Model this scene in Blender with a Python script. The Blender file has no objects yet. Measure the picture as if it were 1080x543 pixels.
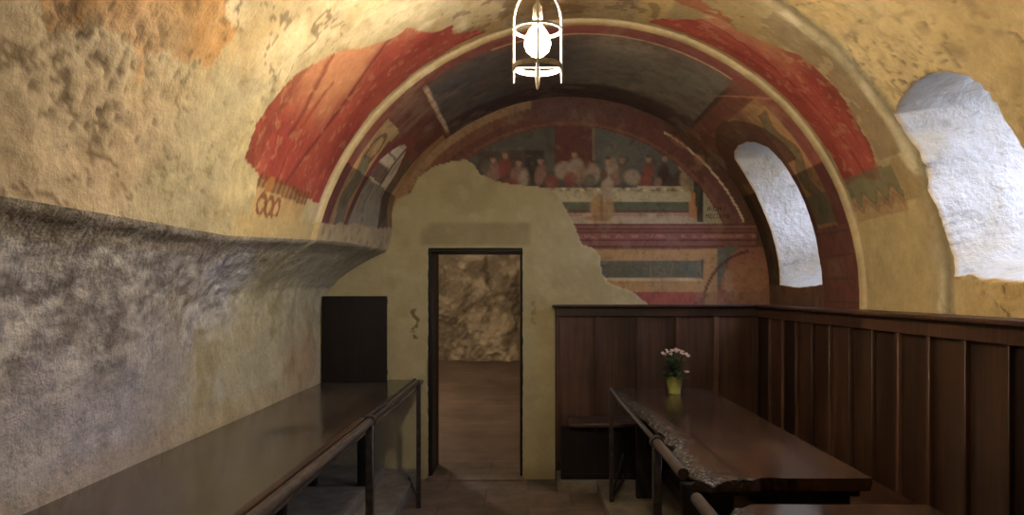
import bpy, bmesh, math, random
import numpy as np
from mathutils import Vector, Matrix
random.seed(5)
C = bpy.context.scene.collection
PI = math.pi

# ---------------------------------------------------------------- noise
def _hash(ix, iy, iz, seed):
    h = (ix * 374761393 + iy * 668265263 + iz * 2147483647 + seed * 974634777) & 0xFFFFFFFF
    h = ((h ^ (h >> 13)) * 1274126177) & 0xFFFFFFFF
    h = ((h ^ (h >> 15)) * 2246822519) & 0xFFFFFFFF
    return ((h ^ (h >> 16)) & 0xFFFFFF) / float(0xFFFFFF)

def vnoise(x, y, z, seed=0):
    x, y, z = np.broadcast_arrays(np.asarray(x, float), np.asarray(y, float), np.asarray(z, float))
    ix, iy, iz = [np.floor(a).astype(np.int64) for a in (x, y, z)]
    fx, fy, fz = x - ix, y - iy, z - iz
    fx, fy, fz = [f * f * (3 - 2 * f) for f in (fx, fy, fz)]
    r = 0
    for a in (0, 1):
        for b in (0, 1):
            for c in (0, 1):
                r = r + _hash(ix + a, iy + b, iz + c, seed) * (fx if a else 1 - fx) * (fy if b else 1 - fy) * (fz if c else 1 - fz)
    return r

def fbm(x, y, z, s=1.0, o=4, seed=0):            # about 0..1, mean .5
    r = 0; amp = .5; t = 0
    for k in range(o):
        r = r + amp * vnoise(x * s, y * s, z * s, seed + k * 17); t += amp
        s *= 2.03; amp *= .55
    return r / t

def sstep(a, b, x):
    t = np.clip((x - a) / (b - a), 0, 1)
    return t * t * (3 - 2 * t)

def lin(c):
    c = np.asarray(c, float) / 255.0
    return np.where(c <= .04045, c / 12.92, ((c + .055) / 1.055) ** 2.4)

class Paint:
    """pigment laid over plaster, in the coordinates (u, v) of the painted surface"""
    def __init__(s, u, v, base):
        s.u, s.v = u, v
        s.c = np.zeros(u.shape + (3,)); s.c[...] = base
    def put(s, m, col, a=1.0):
        w = (np.asarray(m, float) * a)[..., None]
        s.c = s.c * (1 - w) + lin(col) * w
    def box(s, u0, u1, v0, v1, f=1e-6):
        return sstep(u0 - f, u0 + f, s.u) * (1 - sstep(u1 - f, u1 + f, s.u)) * sstep(v0 - f, v0 + f, s.v) * (1 - sstep(v1 - f, v1 + f, s.v))
    def ell(s, cu, cv, ru, rv, rot=0, f=.25):
        c, n = math.cos(rot), math.sin(rot)
        a, b = s.u - cu, s.v - cv
        d = np.hypot((a * c + b * n) / ru, (-a * n + b * c) / rv)
        return 1 - sstep(1 - f, 1 + f, d)
    def poly(s, pts):
        return pip(s.u, s.v, pts)

def pip(u, v, pts):
    r = np.zeros(np.shape(u), bool)
    n = len(pts)
    for i in range(n):
        x0, y0 = pts[i]; x1, y1 = pts[(i + 1) % n]
        if y0 == y1: continue
        r ^= ((y0 > v) != (y1 > v)) & (u < (x1 - x0) * (v - y0) / (y1 - y0) + x0)
    return r

# ---------------------------------------------------------------- objects
ROOT = {}
def props(o, label=None, cat=None, group=None, kind=None):
    if label: o['label'] = label
    if cat: o['category'] = cat
    if group: o['group'] = group
    if kind: o['kind'] = kind
    return o

def empty(name, loc, label, cat, group=None):
    o = bpy.data.objects.new(name, None); C.objects.link(o); o.location = loc
    o.empty_display_size = .1
    ROOT[o.name] = Vector(loc)
    return props(o, label, cat, group)

def link(name, me, m, parent=None, origin=None):
    """world-space mesh -> object; its origin goes to the parent's (or to origin)"""
    o = bpy.data.objects.new(name, me); C.objects.link(o)
    if m: me.materials.append(m)
    loc = Vector((0, 0, 0))
    if parent is not None:
        loc = ROOT[parent.name]
        o.parent = parent
        ROOT[o.name] = loc
    elif origin is not None:
        loc = Vector(origin); o.location = loc
        ROOT[o.name] = loc
    else: ROOT[o.name] = loc
    if loc.length: me.transform(Matrix.Translation(-loc))
    return o

def from_bm(name, bm, m, parent=None, origin=None, smooth=True, ang=40):
    bmesh.ops.recalc_face_normals(bm, faces=bm.faces)
    if smooth:
        for f in bm.faces: f.smooth = True
        for e in bm.edges:
            if len(e.link_faces) == 2 and e.calc_face_angle() > math.radians(ang): e.smooth = False
    me = bpy.data.meshes.new(name); bm.to_mesh(me); bm.free()
    return link(name, me, m, parent, origin)

def from_arrays(name, P, F, m, col=None, attrs=None, smooth=True, parent=None, origin=None):
    """P (n,3), F (k,4) quads or list"""
    me = bpy.data.meshes.new(name)
    F = np.asarray(F)
    used = np.unique(F); remap = -np.ones(len(P), int); remap[used] = np.arange(len(used))
    P2 = np.asarray(P)[used]; F2 = remap[F]
    me.vertices.add(len(P2)); me.vertices.foreach_set('co', P2.astype(np.float32).ravel())
    k = F2.shape[1]
    me.loops.add(F2.size); me.loops.foreach_set('vertex_index', F2.astype(np.int32).ravel())
    me.polygons.add(len(F2)); me.polygons.foreach_set('loop_start', np.arange(0, F2.size, k, dtype=np.int32))
    me.polygons.foreach_set('loop_total', np.full(len(F2), k, np.int32))
    me.polygons.foreach_set('use_smooth', np.full(len(F2), smooth))
    me.update(calc_edges=True)
    if col is not None:
        a = me.color_attributes.new('pigment', 'FLOAT_COLOR', 'POINT')
        c = np.ones((len(used), 4), np.float32); c[:, :3] = np.asarray(col).reshape(-1, 3)[used]
        a.data.foreach_set('color', c.ravel())
    for n, v in (attrs or {}).items():
        a = me.attributes.new(n, 'FLOAT', 'POINT'); a.data.foreach_set('value', np.asarray(v).ravel()[used].astype(np.float32))
    return link(name, me, m, parent, origin)

def grid_faces(ni, nj, flip=False):
    i, j = np.meshgrid(np.arange(ni - 1), np.arange(nj - 1), indexing='ij')
    a = i * nj + j
    F = np.stack([a, a + 1, a + nj + 1, a + nj], -1)
    if flip: F = F[..., ::-1]
    return F            # (ni-1, nj-1, 4)

def bx(bm, x0, x1, y0, y1, z0, z1, bev=0.0, seg=1):
    r = bmesh.ops.create_cube(bm, size=1)
    for v in r['verts']:
        v.co = Vector((x0 + (v.co.x + .5) * (x1 - x0), y0 + (v.co.y + .5) * (y1 - y0), z0 + (v.co.z + .5) * (z1 - z0)))
    if bev:
        es = list({e for v in r['verts'] for e in v.link_edges})
        bmesh.ops.bevel(bm, geom=es, offset=bev, segments=seg, affect='EDGES', profile=.5)
    return bm

def tube(bm, pts, rad, n=10, cap=True, closed=False):
    pts = [Vector(p) for p in pts]
    rs = rad if isinstance(rad, (list, tuple)) else [rad] * len(pts)
    rings = []; up = None
    N = len(pts)
    for i, p in enumerate(pts):
        if closed: d = (pts[(i + 1) % N] - pts[i - 1]).normalized()
        else: d = (pts[min(i + 1, N - 1)] - pts[max(i - 1, 0)]).normalized()
        if up is None:
            up = Vector((0, 0, 1)) if abs(d.z) < .9 else Vector((1, 0, 0))
        s = d.cross(up).normalized(); up = s.cross(d).normalized()
        rings.append([bm.verts.new(p + (s * math.cos(2 * PI * k / n) + up * math.sin(2 * PI * k / n)) * rs[i]) for k in range(n)])
    R = rings + ([rings[0]] if closed else [])
    for a, b in zip(R, R[1:]):
        for k in range(n): bm.faces.new((a[k], a[(k + 1) % n], b[(k + 1) % n], b[k]))
    if cap and not closed:
        bm.faces.new(rings[0][::-1]); bm.faces.new(rings[-1])
    return bm

def lathe(bm, prof, cx, cy, n=32):
    rings = []
    for r, z in prof:
        rings.append([bm.verts.new((cx + r * math.cos(2 * PI * k / n), cy + r * math.sin(2 * PI * k / n), z)) for k in range(n)] if r > 1e-5
                     else [bm.verts.new((cx, cy, z))])
    for a, b in zip(rings, rings[1:]):
        for k in range(n):
            k2 = (k + 1) % n
            if len(a) == 1 and len(b) == 1: continue
            if len(a) == 1: bm.faces.new((a[0], b[k2], b[k]))
            elif len(b) == 1: bm.faces.new((a[k], a[k2], b[0]))
            else: bm.faces.new((a[k], a[k2], b[k2], b[k]))
    return bm

# ---------------------------------------------------------------- materials
class Mat:
    def __init__(s, name):
        s.m = bpy.data.materials.new(name); s.m.use_nodes = True
        s.t = s.m.node_tree; s.n = s.t.nodes; s.l = s.t.links
        s.b = s.n['Principled BSDF']; s.out = s.n['Material Output']
    def new(s, t, **k):
        n = s.n.new(t)
        for a, v in k.items():
            if hasattr(n, a): setattr(n, a, v)
        return n
    def noise(s, scale, detail=4, rough=.55, vec=None, dist=0):
        n = s.new('ShaderNodeTexNoise'); n.inputs['Scale'].default_value = scale; n.inputs['Detail'].default_value = detail
        n.inputs['Roughness'].default_value = rough; n.inputs['Distortion'].default_value = dist
        if vec is None: vec = s.coord()
        s.l.new(vec, n.inputs['Vector']); return n.outputs['Fac']
    def coord(s, scale=(1, 1, 1), rot=(0, 0, 0)):
        if not hasattr(s, 'tc'): s.tc = s.new('ShaderNodeTexCoord').outputs['Object']
        if scale == (1, 1, 1) and rot == (0, 0, 0): return s.tc
        mp = s.new('ShaderNodeMapping'); mp.inputs['Scale'].default_value = scale; mp.inputs['Rotation'].default_value = rot
        s.l.new(s.tc, mp.inputs['Vector']); return mp.outputs[0]
    def ramp(s, fac, stops):
        r = s.new('ShaderNodeValToRGB'); e = r.color_ramp.elements
        while len(e) < len(stops): e.new(.5)
        for x, (p, c) in zip(e, stops):
            x.position = p; x.color = tuple(c if hasattr(c, '__len__') else (c,) * 3) + (1,)
        s.l.new(fac, r.inputs[0]); return r.outputs[0]
    def mix(s, fac, a, b, mode='MIX'):
        n = s.new('ShaderNodeMix'); n.data_type = 'RGBA'; n.blend_type = mode; n.clamp_result = False
        for sock, v in ((n.inputs[0], fac), (n.inputs[6], a), (n.inputs[7], b)):
            if hasattr(v, 'links') or hasattr(v, 'is_linked'): s.l.new(v, sock)
            else: sock.default_value = v if not hasattr(v, '__len__') else tuple(v)[:3] + (1,)
        return n.outputs[2]
    def math(s, op, a, b=0.0):
        n = s.new('ShaderNodeMath'); n.operation = op
        for sock, v in ((n.inputs[0], a), (n.inputs[1], b)):
            if hasattr(v, 'is_linked'): s.l.new(v, sock)
            else: sock.default_value = v
        return n.outputs[0]
    def bump(s, h, strength=.5, dist=.01, prev=None):
        n = s.new('ShaderNodeBump'); n.inputs['Strength'].default_value = strength; n.inputs['Distance'].default_value = dist
        s.l.new(h, n.inputs['Height'])
        if prev is not None: s.l.new(prev, n.inputs['Normal'])
        s.l.new(n.outputs[0], s.b.inputs['Normal']); return n.outputs[0]
    def set(s, col=None, rough=None, spec=None, metal=None, **k):
        for nm, v in (('Base Color', col), ('Roughness', rough), ('Specular IOR Level', spec), ('Metallic', metal)):
            if v is None: continue
            if hasattr(v, 'is_linked'): s.l.new(v, s.b.inputs[nm])
            else: s.b.inputs[nm].default_value = v if not hasattr(v, '__len__') else tuple(v)[:3] + (1,)
        return s.m

def plaster_attr(name, bumpk=.5, dist=.01, fine=60, rough=.92, mottling=.25):
    """plaster or fresco whose pigment is stored per vertex; nodes add fine grain and relief"""
    M = Mat(name)
    a = M.new('ShaderNodeAttribute'); a.attribute_name = 'pigment'
    n1 = M.noise(9, 6, .65); n2 = M.noise(45, 5, .7)
    g = M.ramp(n1, [(.3, 1 - mottling), (.7, 1 + mottling * .6)])
    g2 = M.ramp(n2, [(.3, 1 - mottling * .7), (.7, 1 + mottling * .35)])
    c = M.mix(1.0, a.outputs['Color'], g, 'MULTIPLY'); c = M.mix(1.0, c, g2, 'MULTIPLY')
    b = M.bump(M.noise(fine, 6, .6), bumpk, dist)
    M.bump(M.noise(fine * .22, 4, .6), bumpk, dist * 2.2, b)
    return M.set(c, rough, .25)

def wood(name, dark, light, rough=(.35, .6), axis='Z', scale=6, bump=.25, rand=.5, spec=.4, planks=None):
    M = Mat(name)
    st = {'Z': (1, 1, .06), 'Y': (1, .06, 1), 'X': (.06, 1, 1)}[axis]
    v = M.coord(st)
    oi = M.new('ShaderNodeObjectInfo')
    ad = M.new('ShaderNodeVectorMath'); ad.operation = 'ADD'
    M.l.new(v, ad.inputs[0])
    cb = M.new('ShaderNodeCombineXYZ')
    rr = M.math('MULTIPLY', oi.outputs['Random'], 13.0)
    for k in range(3): M.l.new(rr, cb.inputs[k])
    M.l.new(cb.outputs[0], ad.inputs[1]); v = ad.outputs[0]
    n1 = M.noise(scale * 5, 6, .65, v, .3); n2 = M.noise(scale * .6, 3, .6, v)
    f = M.math('ADD', M.math('MULTIPLY', n1, .45), M.math('MULTIPLY', n2, .55))
    c = M.ramp(f, [(.36, dark), (.62, light)])
    big = M.noise(2.2, 3, .6, None)
    c = M.mix(1.0, c, M.ramp(big, [(.3, .62), (.7, 1.3)]), 'MULTIPLY')
    if rand:
        rnd = M.ramp(oi.outputs['Random'], [(0, 1 - rand), (1, 1 + rand)])
        c = M.mix(1.0, c, rnd, 'MULTIPLY')
    r = M.ramp(n2, [(.3, rough[0]), (.7, rough[1])])
    M.bump(n1, bump, .004)
    return M, c, r, spec

def wood_mat(*a, **k):
    M, c, r, s = wood(*a, **k); return M.set(c, r, s)

m_plaster = plaster_attr('plaster_old', .6, .010, 34, .93, .16)
m_rock = plaster_attr('plaster_rock', .8, .014, 30, .85, .2)
m_newplaster = plaster_attr('plaster_smooth', .35, .006, 30, .95, .07)
m_fresco = plaster_attr('fresco_paint', .45, .006, 40, .85, .2)
m_reveal = plaster_attr('plaster_white', .8, .012, 30, .9, .1)

def wainscot_mat(name, k=1.0):
    return wood_mat(name, (.014 * k, .0065 * k, .0045 * k), (.060 * k, .028 * k, .014 * k), (.38, .6), 'Z', 6, .3, .6, .35)
m_wain = wainscot_mat('dark_panelling_wood', 1.2)
m_batten = wainscot_mat('lit_batten_wood', 1.7)  # same panelling wood, lightened in colour for the lit edges
m_dark = wood_mat('blackened_wood', (.006, .0045, .004), (.02, .013, .01), (.4, .65), 'Z', 6, .2, .2, .3)
m_seat = wood_mat('seat_wood', (.02, .009, .006), (.065, .03, .018), (.25, .45), 'Y', 6, .2, .2, .45)

def table_wood(name, d, l, plank_x=None):
    M, c, r, s = wood(name, d, l, (.10, .24), 'Y', 5, .1, .1, .5)
    w = M.new('ShaderNodeAttribute'); w.attribute_name = 'worn'
    sp = M.noise(55, 6, .75)
    wc = M.ramp(sp, [(.40, (.025, .018, .013)), (.56, (.10, .082, .065)), (.68, (.45, .40, .34))])  # worn wood; its pale specks put glints into the colour
    c = M.mix(w.outputs['Fac'], c, wc)
    g = M.new('ShaderNodeAttribute'); g.attribute_name = 'seam'
    c = M.mix(g.outputs['Fac'], c, (.006, .004, .003))
    s2 = M.new('ShaderNodeAttribute'); s2.attribute_name = 'stain'
    c = M.mix(s2.outputs['Fac'], c, (.008, .006, .005))  # dark reflection in the oval dent, put into the colour
    b = M.bump(M.math('MULTIPLY', w.outputs['Fac'], sp), .9, .02)
    M.bump(M.noise(5, 3, .5), .06, .01, b)
    return M.set(c, r, s)
m_table_l = table_wood('old_table_wood', (.04, .029, .021), (.105, .08, .058))
m_table_r = table_wood('red_table_wood', (.024, .013, .008), (.09, .048, .026))

M = Mat('dark_iron'); m_iron = M.set(M.ramp(M.noise(30, 5), [(.3, (.03, .024, .02)), (.7, (.085, .065, .055))]), .45, .5, .55)
M.bump(M.noise(80, 3), .2, .002)
M = Mat('brown_iron'); m_iron2 = M.set(M.ramp(M.noise(20, 5), [(.3, (.04, .03, .024)), (.7, (.10, .08, .068))]), .45, .5, .3)
M.bump(M.noise(60, 3), .2, .002)
M = Mat('lantern_iron'); m_lant = M.set(M.ramp(M.noise(60, 4), [(.3, (.22, .19, .15)), (.7, (.4, .35, .28))]), .5, .5, .2)  # black iron, with the bulb's glare put into its grey colour
M = Mat('lamp_bulb'); M.b.inputs['Emission Color'].default_value = (1, .885, .72, 1); M.b.inputs['Emission Strength'].default_value = 560
m_bulb = M.set((.9, .85, .8), .3)
M = Mat('socket_black'); m_sock = M.set((.02, .02, .02), .5)

# floor: worn brown terracotta slabs
M = Mat('floor_slabs')
br = M.new('ShaderNodeTexBrick'); br.inputs['Scale'].default_value = 1.0; br.inputs['Mortar Size'].default_value = .004
br.inputs['Brick Width'].default_value = .62; br.inputs['Row Height'].default_value = .44; br.offset = .5
M.l.new(M.coord(), br.inputs['Vector'])
br.inputs['Color1'].default_value = (.17, .115, .08, 1); br.inputs['Color2'].default_value = (.115, .085, .055, 1); br.inputs['Mortar'].default_value = (.06, .045, .03, 1)
c = M.mix(1.0, br.outputs['Color'], M.ramp(M.noise(6, 6, .65), [(.3, .65), (.7, 1.35)]), 'MULTIPLY')
M.bump(M.noise(22, 6), .4, .006)
m_floor = M.set(c, M.ramp(M.noise(4, 3), [(.3, .45), (.7, .7)]), .35)
M = Mat('stone_step')
m_step = M.set(M.ramp(M.noise(7, 6, .65), [(.3, (.12, .095, .06)), (.7, (.26, .215, .145))]), .75, .3); M.bump(M.noise(25, 6), .5, .008)
M = Mat('passage_floor')
c = M.ramp(M.noise(1.6, 6, .65), [(.32, (.12, .08, .056)), (.68, (.21, .145, .1))])
lines = M.noise(1.0, 2, .5, M.coord((1.2, 26, 1)))
m_pfloor = M.set(M.mix(1.0, c, M.ramp(lines, [(.35, .85), (.6, 1.05)]), 'MULTIPLY'), .6, .3); M.bump(lines, .2, .01)

# ---------------------------------------------------------------- room figures
D = 6.06                       # end wall
XC, ZC, R0, R1 = .33, 1.45, 1.60, 1.625
YF = -2.2                      # wall behind
Z_WAIN = 1.39

def zl(y): return np.interp(y, [-3, 1.8, 3.2, 4.4, 5.1, 6.2], [1.72, 1.73, 1.735, 1.80, 1.83, 1.86])
def Rad(y): return R1 + (R0 - R1) * sstep(4.385, 4.41, y)

# ---------------------------------------------------------------- vault
ys = np.concatenate([np.arange(YF - .05, .9, .08), np.arange(.9, 3.0, .02), np.arange(3.0, D + .03, .0115)])
NT = 400
T = np.linspace(0, 1, NT)
Y, TT = np.meshgrid(ys, T, indexing='ij')
RR = Rad(Y)
th_l = PI - np.arcsin((zl(Y) - ZC) / RR)
th0 = math.radians(-4.5)
TH = th0 + TT * (th_l - th0)
deg = np.degrees(TH)
Xu, Zu = XC + RR * np.cos(TH), ZC + RR * np.sin(TH)

painted_niche = Y > 4.42
# curtain outlines in (y, degree)
CL = [(3.42, 159.5), (3.20, 158), (3.12, 153), (3.16, 147), (3.40, 138), (3.62, 131), (3.74, 127), (3.72, 124), (3.85, 122), (3.98, 119), (3.97, 116.5),
      (4.10, 117), (4.20, 115), (4.22, 112), (4.34, 110), (4.34, 160.5)]
CR = [(4.345, 23.5), (4.1, 24.2), (3.9, 22.5), (3.86, 30), (3.84, 41), (3.86, 50), (3.93, 56), (4.02, 62), (4.00, 66), (4.12, 70), (4.20, 74.5), (4.30, 77), (4.345, 77)]
wob_y = (fbm(Xu, Y, Zu, 4, 2, 3) - .5) * .12
wob_d = (fbm(Xu, Y, Zu, 4, 2, 9) - .5) * 4
in_CL = pip(Y + wob_y, deg + wob_d * .5, CL) & (Y < 4.345)
in_CR = pip(Y + wob_y, deg + wob_d * .5, CR) & (Y < 4.345)
fringe_L = (Y + wob_y > 3.42) & (Y < 4.12) & (deg > 159) & (deg < 165.8)
fringe_R = (Y + wob_y > 3.76) & (Y < 4.345) & (deg < 25) & (deg > 16.2)
near_paint = (Y > 3.55) & (Y <= 4.42)

# relief (m, outwards positive)
n_lo = fbm(Xu, Y, Zu, 1.3, 3, 21) - .5
n_mid = fbm(Xu, Y, Zu, 6, 4, 33) - .5
n_hi = fbm(Xu, Y, Zu, 26, 4, 45) - .5
rough_amt = 1 - sstep(3.3, 3.75, Y)
pit_zone = sstep(.5, .68, fbm(Xu, Y, Zu, 3.5, 2, 71) * .45 + .75 * np.exp(-(((Y - 2.02) / .38) ** 2 + ((deg - 157) / 8.5) ** 2))
                 + .42 * np.exp(-(((Y - 3.2) / .8) ** 2 + ((deg - 38) / 14) ** 2)))
pits = sstep(.54, .68, fbm(Xu, Y, Zu, 34, 3, 81)) * pit_zone
pits = np.maximum(pits, sstep(.72, .78, fbm(Xu, Y, Zu, 26, 3, 83)) * rough_amt * .8)
flake = sstep(.50, .53, fbm(Xu, Y, Zu, 2.4, 4, 95) + .06 * (deg > 120)) * rough_amt
disp = n_lo * .07 * rough_amt + n_mid * (.006 + .024 * rough_amt) + n_hi * (.002 + .009 * rough_amt) + pits * .007 - flake * .007
disp += -.011 * np.exp(-((Y - 3.60) / .05) ** 2) * (1 - sstep(40, 110, deg)) * .6 + .008 * np.exp(-((Y - 3.5) / .04) ** 2) * (1 - sstep(18, 40, deg))
edge_fade = 1 - .5 * sstep(.97, 1.0, TT)
RRd = RR + disp * edge_fade - .10 * sstep(5.0, 6.0, Y) * sstep(150, 162, deg)
VX, VZ = XC + RRd * np.cos(TH), ZC + RRd * np.sin(TH)
VP = np.stack([VX, Y + (fbm(Xu, Y, Zu, 8, 2, 5) - .5) * .012 * (np.abs(Y - 4.39) < .1), VZ], -1)

# pigment
Pm = Paint(Y, deg, lin((188, 172, 136)))
f1 = fbm(Xu, Y, Zu, 1.6, 5, 101); f2 = fbm(Xu, Y, Zu, 4, 5, 111); f3 = fbm(Xu, Y, Zu, 11, 4, 121)
Pm.put(sstep(.45, .62, f1), (166, 138, 92), .8)
Pm.put(sstep(.52, .66, f2), (216, 202, 166), .8)
Pm.put(sstep(.56, .68, fbm(Xu, Y, Zu, 2.3, 5, 131)), (138, 124, 96), .7)
Pm.put(flake, (214, 190, 140), .4)
Pm.put(np.exp(-(((Y - 2.0) / .6) ** 2 + ((deg - 146) / 8) ** 2)) > .35 + (f2 - .5) * .9, (186, 138, 82), .85)
Pm.put(sstep(146, 160, deg + (f2 - .5) * 20) * (Y < 3.2), (182, 160, 132), .65)
Pm.put((1 - sstep(60, 95, deg + (f1 - .5) * 30)) * (Y < 3.5), (198, 168, 108), .6)     # yellower on the window side
crack = (np.abs(fbm(Xu, Y, Zu, 1.8, 5, 181) - .5) < .006) * rough_amt
Pm.put(crack, (104, 84, 58), .7)
Pm.put(sstep(.6, .72, fbm(Xu, Y, Zu, 17, 4, 185)) * rough_amt, (126, 104, 72), .35)
Pm.put(sstep(2.3, 2.8, Y + (f2 - .5)) * sstep(146, 154, deg + (f2 - .5) * 16) * (Y < 3.3), (160, 150, 112), .6)
Pm.put(pits, (92, 74, 52), .7)
Pm.put(sstep(2.85, 3.2, Y + (f2 - .5) * .6) * sstep(138, 160, deg) * (Y < 4.5), (196, 178, 128), .75)
Pm.put(sstep(3.1, 3.25, Y + (f2 - .5) * .3) * sstep(116, 130, deg) * (1 - sstep(146, 154, deg)), (172, 150, 104), .35)
Pm.put(sstep(3.55, 3.7, Y + wob_y) * (deg < 95), (150, 128, 82), .55)                 # dull band outside the curtain
Pm.put(sstep(3.55, 3.7, Y + wob_y) * (deg < 18), (188, 166, 116), .9)
Pm.put(np.exp(-((Y - 3.52) / .035) ** 2) * (deg < 60), (112, 102, 74), .7)
# crown of the arch: brown patch with ochre frames
Pm.put(Pm.box(3.70, 4.33, 80, 107, 1.2) * sstep(3.7, 3.8, Y), (122, 84, 52), .85)
Pm.put(Pm.box(3.98, 4.04, 82, 104, .01), (168, 128, 70), .6)
Pm.put(Pm.box(3.72, 4.30, 74.5, 80.5, .5), (190, 160, 100), .8)
Pm.put(Pm.box(3.72, 4.30, 107, 114, .8), (150, 120, 62), .8)
Pm.put((f3 > .55) & Pm.box(3.7, 4.3, 76, 118).astype(bool), (88, 62, 40), .5)
Pm.put(Pm.box(3.78, 3.99, 60, 76, .02) * (f2 > .5), (150, 76, 48), .75)
Pm.put(Pm.box(3.62, 3.86, 26, 60, .02) * (f2 > .52), (132, 104, 70), .6)
# curtains
def curtain(mask, dmid, outer):
    w = np.clip((4.34 - Y) / (4.34 - outer), 0, 1)               # 0 at the arch, 1 outside
    fold = fbm(w * 2.4 + (deg - dmid) * .01, deg * .02, 0 * w, 2.0, 4, 151)
    Pm.put(mask, (154, 68, 56))
    Pm.put(mask * sstep(.45, .62, fold), (176, 88, 70), .6)
    Pm.put(mask * (1 - sstep(.36, .46, fold)), (130, 54, 46), .5)
    up = sstep(.5, .62, w + (f2 - .5) * .3 - .004 * (np.abs(deg - 90) - 40))
    return w, fold, up
wL, foL, upL = curtain(in_CL, 140, 3.2)
Pm.put(in_CL * sstep(.40, .56, wL + (f2 - .5) * .4) * (1 - sstep(140, 152, deg)), (192, 134, 94), .85)
Pm.put(in_CL * sstep(.86, .93, wL + (f3 - .5) * .2), (120, 62, 42), .6)
Pm.put(in_CL * np.exp(-((wL - .52 - .12 * np.sin(deg * .12)) / .018) ** 2), (104, 44, 36), .8)
Pm.put(in_CL * np.exp(-((wL - .78 - .06 * np.sin(deg * .2)) / .016) ** 2) * (deg < 152), (112, 50, 38), .75)
Pm.put(in_CL * (np.exp(-((wL - .66) / .012) ** 2)) * (deg > 140), (116, 34, 28), .6)
wR, foR, upR = curtain(in_CR, 45, 3.86)
Pm.put(in_CR * sstep(.42, .6, wR + (f2 - .5) * .3) * sstep(44, 56, deg), (182, 122, 88), .8)
Pm.put(in_CR * np.exp(-((wR - .5 - .1 * np.sin(deg * .1)) / .02) ** 2), (104, 34, 26), .6)
Pm.put(in_CR * (1 - sstep(.10, .16, wR)) * (deg > 30), (150, 70, 48), .5)
Pm.put(in_CR * sstep(.8, .95, wR), (120, 60, 42), .6)
Pm.put((in_CL | in_CR) & (fbm(Xu, Y, Zu, 22, 3, 177) > .64), (196, 150, 108), .3)
# fringes under the curtains
Pm.put(fringe_L & (deg < 161.5), (134, 84, 46), .75)
Pm.put(fringe_L & (deg < 162) & (np.sin(Y * 95) > .2), (96, 54, 32), .55)
Pm.put(fringe_L & (deg >= 161.5), (190, 152, 96), .7)
for yy in (3.50, 3.60, 3.70):
    ring = np.abs(np.hypot((Y - yy) / .042, (deg - 163.9) / 1.6) - 1) < .3
    Pm.put(ring & (Y < 3.85), (120, 56, 34), .8)
Pm.put(fringe_L & (np.hypot((Y - 3.53) / .05, (deg - 160.3) / 1.4) < 1), (176, 120, 66), .8)
Pm.put(fringe_R & (deg > 20 + 1.3 * np.sin(Y * 42 + 6 * f2)), (110, 104, 76), .75)
Pm.put(fringe_R & (deg <= 20 + 1.3 * np.sin(Y * 42 + 6 * f2)), (156, 122, 86), .6)
Pm.put(fringe_R & (np.abs(deg - 18.6 - 1.0 * np.sin(Y * 42 + 6 * f2)) < .5), (124, 78, 58), .45)
Pm.put(fringe_R & (np.abs(deg - 20 - 1.3 * np.sin(Y * 42 + 6 * f2)) < .35), (84, 74, 54), .45)
# soffit of the arch
N = painted_niche
Pm.put(N, (104, 62, 42))
top = Pm.box(4.58, 6.2, 55.5, 126, .25) * N
Pm.put(top, (70, 62, 56))
Pm.put(top * (1 - sstep(84, 96, deg + (f2 - .5) * 14)), (98, 92, 76), .85)
Pm.put(top * sstep(104, 112, deg + (f2 - .5) * 10), (74, 72, 72), .7)
Pm.put(top * sstep(.5, .6, fbm(Y, deg * .03, 0 * Y, 3, 4, 161)), (84, 68, 54), .5)
Pm.put(top * sstep(5.62, 5.72, Y + (f2 - .5) * .2), (60, 42, 42), .85)
Pm.put(N * Pm.box(4.6, 5.85, 126.0, 127.2, .15), (176, 150, 120), .85)
Pm.put(N * Pm.box(4.75, 5.9, 54.3, 55.6, .15), (52, 40, 34), .8)
Pm.put(N * (Y < 4.56), (112, 52, 42), .85)
Pm.put(N * (np.abs(Y - 4.57) < .012) * (deg < 110) * (deg > 56), (172, 128, 88), .7)
# left haunch
Pm.put(N * Pm.box(4.6, 6.1, 127.2, 137, .3), (92, 50, 38), .9)
Pm.put(N * Pm.box(4.57, 4.96, 137, 176, .01), (160, 124, 72), .9)
Pm.put(N * Pm.box(4.57, 4.96, 137, 144, .01), (140, 118, 74), .85)
sc = np.abs(Y - 4.76 - .03 * np.sin(deg * .55))
Pm.put(N * (sc < .095) * (deg > 146) * (deg < 170), (92, 92, 70), .9)
Pm.put(N * (np.abs(sc - .1) < .012) * (deg > 145), (120, 70, 40), .6)
Pm.put(N * (np.abs(np.hypot((Y - 4.76) / .10, (deg - 144) / 4) - 1) < .16) * (deg < 147), (88, 54, 38), .8)
Pm.put(N * (np.abs(Y - 4.97) < .045) * (deg > 140), (112, 46, 38), .95)
nich = (Y > 5.02) & (Y < 5.62) & (deg > 138 + 14 * ((Y - 5.32) / .42) ** 2)
arcL = (Y > 4.92) & (Y < 5.74) & (deg > 134 + 14 * ((Y - 5.32) / .48) ** 2)
Pm.put(N & arcL, (104, 46, 38), .9)
Pm.put(N & nich, (150, 138, 110), .95)
Pm.put(N & nich & (deg < 149.5) & (deg > 145.5) & (Y < 5.42), (78, 44, 38), .8)
Pm.put(N & nich & (deg < 145) & (deg > 139.5) & (Y < 5.35), (176, 164, 140), .7)
Pm.put(N & nich & (np.abs(deg - 142.2) < .35) & (Y < 5.35), (90, 64, 50), .8)
Pm.put(N & nich & (np.abs(Y - 5.40) < .02) & (deg < 150), (70, 52, 44), .8)
Pm.put(N * (Y > 5.62) * (deg > 140) * ~nich, (86, 66, 46), .9)
Pm.put(N * (Y > 5.86) * (deg > 128), (150, 112, 62), .8)
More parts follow.
